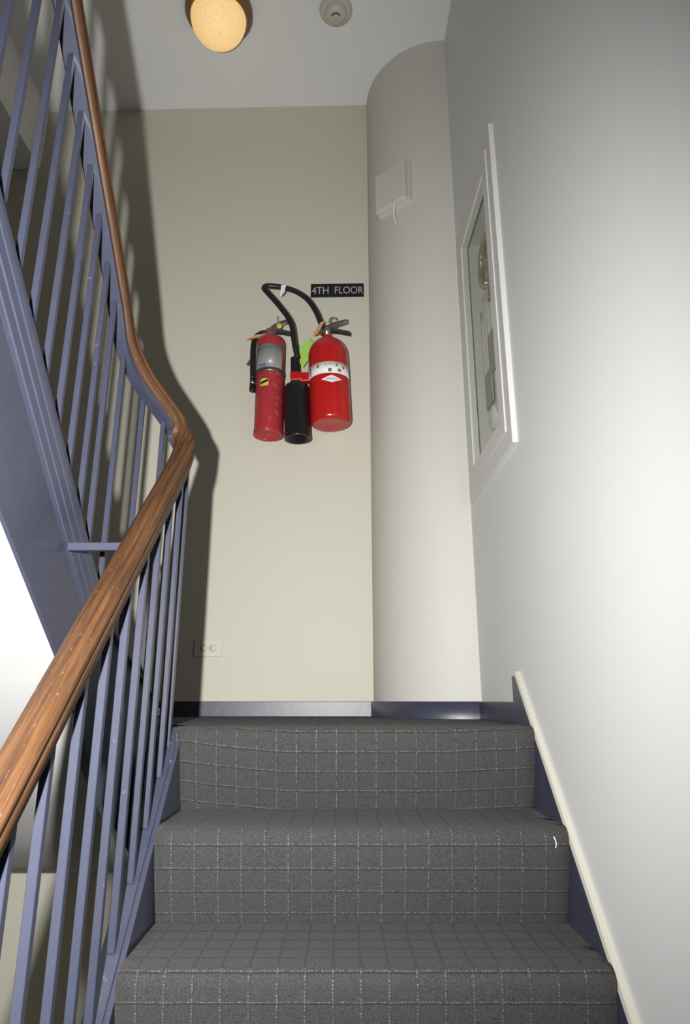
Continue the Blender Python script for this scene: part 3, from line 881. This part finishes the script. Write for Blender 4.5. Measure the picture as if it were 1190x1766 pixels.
# ================================================================ ceiling lamp and smoke detector
lamp = thing('ceiling_lamp', 'lit amber dome ceiling lamp with brown rim', 'ceiling lamp', (-0.585, 2.335, ZC))
m = MB(); m.lathe([(0.0, 0.0), (0.152, 0.0), (0.156, -0.010), (0.156, -0.030), (0.150, -0.042), (0.142, -0.050), (0.136, -0.062), (0.128, -0.064), (0.126, -0.05), (0.0, -0.045)], 48)
m.build('rim', 'bronze', lamp)
m = MB()
m.lathe([(0.1275 * math.cos(PI / 2 * k / 14), -0.058 - 0.135 * math.sin(PI / 2 * k / 14)) for k in range(15)], 48)
m.build('dome', 'lamp_glass', lamp)['label'] = 'glowing amber prismatic glass dome'

det = thing('smoke_detector', 'round cream smoke detector on the ceiling', 'smoke detector', (-0.040, 2.335, ZC))
m = MB(); m.lathe([(0.0, 0.0), (0.075, 0.0), (0.077, -0.006), (0.074, -0.016), (0.060, -0.020), (0.0, -0.020)], 40); m.build('base', 'detector_cream', det)
m = MB(); m.lathe([(0.050, -0.019), (0.050, -0.034), (0.044, -0.044), (0.030, -0.050), (0.0, -0.052)], 40); hd = m.build('head', 'detector_cream', det)
m = MB(); m.lathe([(0.0225, -0.049), (0.0225, -0.053), (0.018, -0.053), (0.018, -0.049)], 20, a0=math.radians(200), a1=math.radians(340)); m.build('vent', 'ink_black', hd)
m = MB(); m.lathe([(0.0, -0.050), (0.0165, -0.050), (0.0165, -0.0535), (0.014, -0.056), (0.0, -0.0565)], 24); m.build('button', 'detector_cream', hd)

# ================================================================ fire hose cabinet in the right wall
yc = 2.11
cab = thing('hose_cabinet', 'white framed glass fire hose cabinet set into the right wall', 'cabinet', (RX(yc), yc, 0.715), -PI / 2 + 0.0165)
HW, HH = 0.31, 1.155            # half width, height   (local x: towards the stair foot, -y: into the room)
def frame_ring(mb, x0, x1, z0, z1, wd, y0, y1):
    mb.box(x0, x1, y0, y1, z0, z0 + wd); mb.box(x0, x1, y0, y1, z1 - wd, z1)
    mb.box(x0, x0 + wd, y0, y1, z0 + wd, z1 - wd); mb.box(x1 - wd, x1, y0, y1, z0 + wd, z1 - wd)
m = MB(); frame_ring(m, -HW, HW, 0, HH, 0.055, -0.016, 0.0); m.build('frame', 'white_trim', cab)
m = MB(); frame_ring(m, -HW + 0.055, HW - 0.055, 0.055, HH - 0.055, 0.055, -0.020, 0.006)
dr = m.build('door', 'white_trim', cab)
m = MB(); m.box(-HW + 0.105, HW - 0.105, -0.017, -0.013, 0.105, HH - 0.105); m.build('pane', 'pane_glass', dr)
m = MB(); m.box(HW - 0.140, HW - 0.112, -0.026, -0.014, 0.555, 0.625)
m.lathe([(0.0, 0.024), (0.008, 0.024), (0.008, 0.036), (0.0, 0.038)], 14, (HW - 0.116, 0, 0.612), axis='y')
m.build('latch', 'steel', dr, bevel=0.002)
m = MB()
x0, x1, z0, z1, dp = -0.258, 0.258, 0.052, 1.103, 0.14
m.add([(x0, 0.006, z0), (x1, 0.006, z0), (x1, 0.006, z1), (x0, 0.006, z1), (x0, dp, z0), (x1, dp, z0), (x1, dp, z1), (x0, dp, z1)],
      [(4, 5, 6, 7), (0, 1, 5, 4), (2, 3, 7, 6), (0, 4, 7, 3), (1, 2, 6, 5)])
m.build('interior', 'cabinet_inside', cab, fix=False)
# contents: things inside, placed in the same frame
def inside(name, label, cat):
    o = thing(name, label, cat, (RX(yc), yc, 0.715), -PI / 2 + 0.0165)
    return o
hz = inside('fire_hose', 'folded canvas fire hose hanging behind the cabinet glass', 'hose')
pts = []
for k in range(8):
    x = -0.13 + 0.042 * k
    lo, hi = 0.24 + 0.02 * (k % 3), 0.70
    seq = [(x, 0.045, hi), (x + 0.003, 0.045, (lo + hi) / 2), (x + 0.006, 0.05, lo + 0.02), (x + 0.022, 0.05, lo)] if k % 2 == 0 else [(x, 0.05, lo + 0.02), (x + 0.003, 0.045, (lo + hi) / 2), (x + 0.006, 0.045, hi), (x + 0.022, 0.045, hi + 0.02)]
    pts += seq
m = MB(); m.tube(spline(pts, 4), 0.021, 10); m.build('folds', 'canvas', hz)
m = MB(); m.box(-0.18, 0.20, 0.07, 0.10, 0.70, 0.735); m.build('rack', 'steel', hz)
m = MB(); m.lathe([(0.012, 0.10), (0.016, 0.10), (0.022, 0.16), (0.022, 0.30), (0.0, 0.30)], 16, (0.17, 0.04, 0.06)); m.build('nozzle', 'brass', hz)
vw = inside('hose_valve', 'round handwheel valve inside the top of the cabinet', 'valve')
m = MB()
ring = [(-0.03 + 0.095 * math.cos(2 * PI * k / 28), 0.035, 0.865 + 0.095 * math.sin(2 * PI * k / 28)) for k in range(29)]
m.tube(ring, 0.011, 8, cap=False)
for k in range(3):
    a = 2 * PI * k / 3 + 0.4
    m.tube([(-0.03, 0.035, 0.865), (-0.03 + 0.092 * math.cos(a), 0.035, 0.865 + 0.092 * math.sin(a))], 0.008, 8)
m.build('handwheel', 'brass', vw)
m = MB(); m.tube([(-0.03, 0.02, 0.865), (-0.03, 0.138, 0.865)], 0.018, 12); m.tube([(-0.03, 0.10, 0.87), (-0.03, 0.10, 1.10)], 0.026, 14); m.build('stem', 'brass', vw)
cd = inside('instruction_card', 'pair of olive instruction cards in front of the folded hose', 'card')
m = MB(); m.box(0.03, 0.11, 0.004, 0.008, 0.36, 0.50); m.build('card', 'olive_label', cd)
m = MB(); m.box(-0.07, 0.028, 0.010, 0.014, 0.27, 0.40); m.build('card', 'olive_label', cd)

# ================================================================ lint on the carpet
m = MB(); m.tube(spline([(0.4545, 1.5985, -0.283), (0.458, 1.597, -0.294), (0.457, 1.5985, -0.306)], 3), 0.0011, 6)
tag(m.build('lint_thread', 'thread_white'), 'short white thread stuck to the carpet nosing near the right skirting', 'thread')
